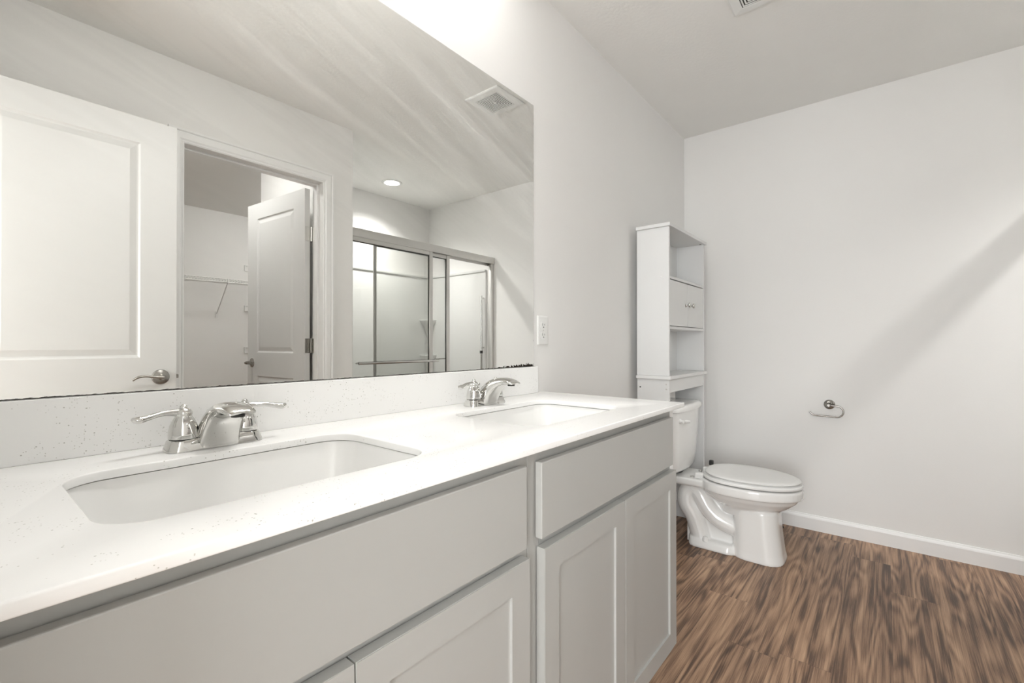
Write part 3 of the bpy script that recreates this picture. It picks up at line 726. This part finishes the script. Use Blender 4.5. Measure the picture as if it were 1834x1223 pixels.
# ================================================================= recessed shower light
lx, ly = 2.40, -2.235
t = empty('recessed_light', (lx, ly, H), 'lit round recessed ceiling light over the shower, seen in the mirror', 'light')
bm = bmesh.new(); lathe(bm, [(.085, -.0003), (.085, -.004), (.078, -.007), (.062, -.006), (.060, -.0003)], (lx, ly, H), 'Z', 40); obj('trim_ring', bm, 'plastic', t, 40)
bm = bmesh.new(); lathe(bm, [(.060, -.001), (.060, -.004), (.045, -.0065), (.02, -.0075)], (lx, ly, H), 'Z', 40); obj('lens', bm, 'canlens', t, 60)
sl_ = bpy.data.lights.new('recessed_light_beam', 'SPOT'); sl_.energy = CAN_WATTS; sl_.spot_size = math.radians(135); sl_.spot_blend = 1.0; sl_.shadow_soft_size = 0.05; sl_.color = (1.0, 0.99, 0.975)
so = bpy.data.objects.new('recessed_light_beam', sl_); C.objects.link(so); so.location = (lx, ly, H - .012)

# ================================================================= vanity light above the frame
t = empty('vanity_light', (.80, -.01, 2.22), 'three-shade chrome vanity light on the wall above the mirror', 'light')
obj('mounting_bar', B(.52, 1.08, -.028, -.0005, 2.195, 2.245, .006, 2), 'chrome', t, 40)
for x in (.58, .80, 1.02):
    bm = bmesh.new(); tube(bm, smooth_path([(x, -.025, 2.215), (x, -.12, 2.230), (x, -.22, 2.280), (x, -.235, 2.326)], 5), .008, 10); obj('arm', bm, 'chrome', t, 60)
    bm = bmesh.new(); lathe(bm, [(.018, .060), (.030, .052), (.045, .030), (.052, 0), (.050, -.03), (.040, -.048), (.02, -.056)], (x, -.235, 2.272), 'Z', 28); obj('shade', bm, 'shade', t, 60)
    vl = bpy.data.lights.new('vanity_bulb', 'SPOT'); vl.energy = VANITY_WATTS; vl.spot_size = math.radians(165); vl.spot_blend = 1.0; vl.shadow_soft_size = 0.035; vl.color = (1.0, 0.99, 0.975)
    vo = bpy.data.objects.new('vanity_bulb', vl); C.objects.link(vo); vo.location = (x, -.240, 2.205); vo.rotation_euler = (math.radians(-32), 0, 0)
# unseen closet light by the doorway; other domes added as fill for brightness
for qx, qy, ql in ((2.2, -3.35, 'added unseen white dome fill light on the closet ceiling behind the shower'), (.95, -2.3, 'round white dome light on the closet ceiling just inside the doorway, outside the view')):
    t = empty('unseen_closet_light', (qx, qy, H), ql, 'light')
    bm = bmesh.new(); lathe(bm, [(.13, -.0005), (.13, -.02), (.115, -.045), (.07, -.065), (.02, -.072)], (qx, qy, H), 'Z', 32); obj('dome', bm, 'closetlens', t, 60)
t = empty('hall_fill_light', (-1.0, -1.8, H), 'added unseen white dome fill light on the hall ceiling', 'light')
bm = bmesh.new(); lathe(bm, [(.30, -.0005), (.30, -.02), (.27, -.06), (.15, -.09), (.03, -.10)], (-1.0, -1.8, H), 'Z', 32); obj('dome', bm, 'hallfill', t, 60)

# ================================================================= shower
ytr = -1.73
t = empty('bathtub', (2.39, -2.17, 0), 'white bathtub with apron behind the sliding shower doors', 'bathtub')
bm = bmesh.new()
cx_, cy_ = (1.656 + XR - .001) / 2, (YS + .001 - 1.69) / 2; hx_, hy_ = (XR - .001 - 1.656) / 2, (-1.69 - YS - .001) / 2
lv = [(0, 0, .01), (0, .44, .01), (-.004, .452, .012), (-.070, .455, .09), (-.080, .44, .10), (-.10, .20, .12), (-.14, .11, .12), (-.20, .09, .12)]
loft(bm, [[(px, py, z) for px, py in rrect(cx_, cy_, hx_ + o, hy_ + o, r, 8)] for o, z, r in lv])
obj('tub', bm, 'fiberglass', t, 40)
# surround panels
t = empty('shower_surround', (2.39, YS, .46), 'white moulded shower wall surround with corner shelves, seen in the mirror', 'shower surround')
def surround(name, x0, x1, y0, y1):
    bm = bmesh.new(); box(bm, x0, x1, y0, y1, .456, 1.735, .004, 2); obj(name, bm, 'fiberglass', t, 40)
surround('back_panel', 1.656, XR - .001, YS + .0005, YS + .020)
surround('side_panel', XR - .020, XR - .001, YS + .0205, -1.80)
surround('side_panel', 1.656, 1.675, YS + .0205, -1.80)
bm = bmesh.new(); box(bm, 1.656, XR - .001, YS + .0005, YS + .030, 1.722, 1.742, .004, 2); box(bm, XR - .030, XR - .001, YS + .030, -1.80, 1.722, 1.742, .004, 2); obj('top_lip', bm, 'fiberglass', t, 40)
for z in (1.302, .950):
    bm = bmesh.new(); rings = []
    for r, zz in ((.115, z), (.118, z - .006), (.112, z - .018), (.06, z - .07), (.012, z - .20)):
        cxx, cyy = XR - .0205, YS + .0205
        rings.append([(cxx, cyy, zz)] + [(cxx - math.cos(a) * r, cyy + math.sin(a) * r, zz) for a in [PI / 2 * k / 12 for k in range(13)]])
    loft(bm, rings); obj('corner_shelf', bm, 'fiberglass', t, 40)
# sliding doors
t = empty('sliding_shower_door', (2.39, ytr, .456), 'aluminium framed sliding glass shower doors, seen in the mirror', 'shower door')
bm = bmesh.new(); box(bm, 1.656, XR - .001, ytr - .028, ytr + .022, 1.785, 1.840, .004, 2); box(bm, 1.656, XR - .001, ytr - .028, ytr - .024, 1.765, 1.787); box(bm, 1.656, XR - .001, ytr + .016, ytr + .022, 1.782, 1.789)
obj('header_rail', bm, 'alum', t, 40)
obj('bottom_track', B(1.656, XR - .001, ytr - .028, ytr + .022, .456, .485, .004, 2), 'alum', t, 40)
for a, b in ((1.656, 1.684), (XR - .040, XR - .001)): obj('wall_jamb', B(a, b, ytr - .022, ytr + .016, .485, 1.7815, .003, 2), 'alum', t, 40)
def glass_panel(x0, x1, y, nm, s=.036):
    bm = bmesh.new(); d = .007
    box(bm, x0, x0 + s * .6, y - d, y + d, .490, 1.784, .002); box(bm, x1 - s, x1, y - d, y + d, .490, 1.784, .002)
    box(bm, x0 + s * .6, x1 - s, y - d, y + d, 1.752, 1.784, .002); box(bm, x0 + s * .6, x1 - s, y - d, y + d, .490, .525, .002)
    fr = obj(nm, bm, 'alum', t, 40)
    obj('glass_pane', B(x0 + s * .6, x1 - s, y - .002, y + .002, .525, 1.752), 'glass', fr)
    # dark glazing gasket on the edges
    bm = bmesh.new(); g = .0045
    box(bm, x1 - s - g, x1 - s, y - .004, y + .004, .525, 1.752); box(bm, x0 + s * .6, x1 - s - g, y - .004, y + .004, 1.752 - g, 1.752)
    obj('gasket', bm, 'slot', fr)
    return fr
pf = glass_panel(1.686, 2.405, ytr + .009, 'front_panel_frame')
pb = glass_panel(1.885, 2.605, ytr - .012, 'rear_panel_frame')
bm = bmesh.new(); tube(bm, [(1.72, ytr + .062, .932), (2.425, ytr + .062, .932)], .0095, 14)
for x in (1.735, 2.375): tube(bm, [(x, ytr + .014, .932), (x, ytr + .062, .932)], .007, 10)
obj('towel_bar', bm, 'chrome', pf, 50)
bm = bmesh.new(); tube(bm, [(2.50, ytr - .02, .94), (2.50, ytr - .055, .94), (2.585, ytr - .055, .94), (2.585, ytr - .02, .94)], .006, 10)
obj('pull_handle', bm, 'nickel', pb, 50)
# upright slide bar by the right wall, just inside the doors
t = empty('shower_slide_bar', (3.08, -1.83, .9), 'upright chrome bar with black end by the right shower wall, seen in mirror', 'shower bar')
bm = bmesh.new(); tube(bm, [(3.075, -1.82, 1.0), (3.075, -1.82, 1.50)], .010, 14); box(bm, 3.075, 3.108, -1.826, -1.814, 1.47, 1.485); box(bm, 3.075, 3.108, -1.826, -1.814, 1.02, 1.035); obj('bar', bm, 'chrome', t, 50)
bm = bmesh.new(); lathe(bm, [(.014, .975), (.014, 1.0)], (3.075, -1.82, 0), 'Z', 16); obj('end_cap', bm, 'dark', t, 40)
bm = bmesh.new(); tube(bm, [(3.075, -1.82, .975), (3.075, -1.82, .62)], .009, 12); obj('hose', bm, 'nickel', t, 50)

# ================================================================= closet wire shelf
sy0, sy1, sz, sx0, sx1 = -4.045, -4.349, 1.705, -.05, 3.05
t = empty('wire_closet_shelf', (1.5, -4.35, sz), 'white wire shelf on the closet back wall, seen through the doorway', 'wire shelf')
bm = bmesh.new()
for y, z, r in ((sy0, sz, .0042), (sy0, sz - .032, .0042), (sy0 - .10, sz - .004, .0028), (sy0 - .20, sz - .004, .0028), (sy1 + .006, sz - .004, .0028)):
    tube(bm, [(sx0, y, z), (sx1, y, z)], r, 6)
obj('rails', bm, 'wirewhite', t)
bm = bmesh.new(); k = 0; x = sx0
while x < sx1:
    tube(bm, [(x, sy1 + .003, sz), (x, sy0, sz), (x, sy0, sz - .032)], .0019, 4); x += .0254
o = obj('cross_wires', bm, 'wirewhite', t); o['kind'] = 'stuff'
for x in (.35, 1.77, 2.6):
    bm = bmesh.new(); tube(bm, [(x, sy0 + .0, sz - .032), (x, sy1 + .004, sz - .33)], .005, 8); box(bm, x - .012, x + .012, sy1 + .0005, sy1 + .006, sz - .37, sz - .31); obj('support_brace', bm, 'wirewhite', t)
    bm = bmesh.new(); box(bm, x - .006, x + .006, sy0 - .004, sy0 + .006, sz - .040, sz + .006, .002); obj('rail_clip', bm, 'wirewhite', t)
# little wall brackets above one another on the closet back wall
for z, w in ((1.88, 'white wall bracket in the closet, topmost of three beside the open door'), (1.445, 'white wall bracket in the closet, middle one of three beside the open door'), (.992, 'white wall bracket in the closet, lowest of three beside the open door')):
    bm = bmesh.new(); cx0 = 2.034
    box(bm, cx0, cx0 + .010, -4.3495, -4.335, z - .032, z + .032, .002); box(bm, cx0 + .010, cx0 + .07, -4.3495, -4.335, z + .024, z + .032, .002); box(bm, cx0 + .010, cx0 + .07, -4.3495, -4.335, z - .032, z - .024, .002)
    tag(obj('wall_bracket', bm, 'wirewhite'), w, 'bracket', 'closet wall brackets')
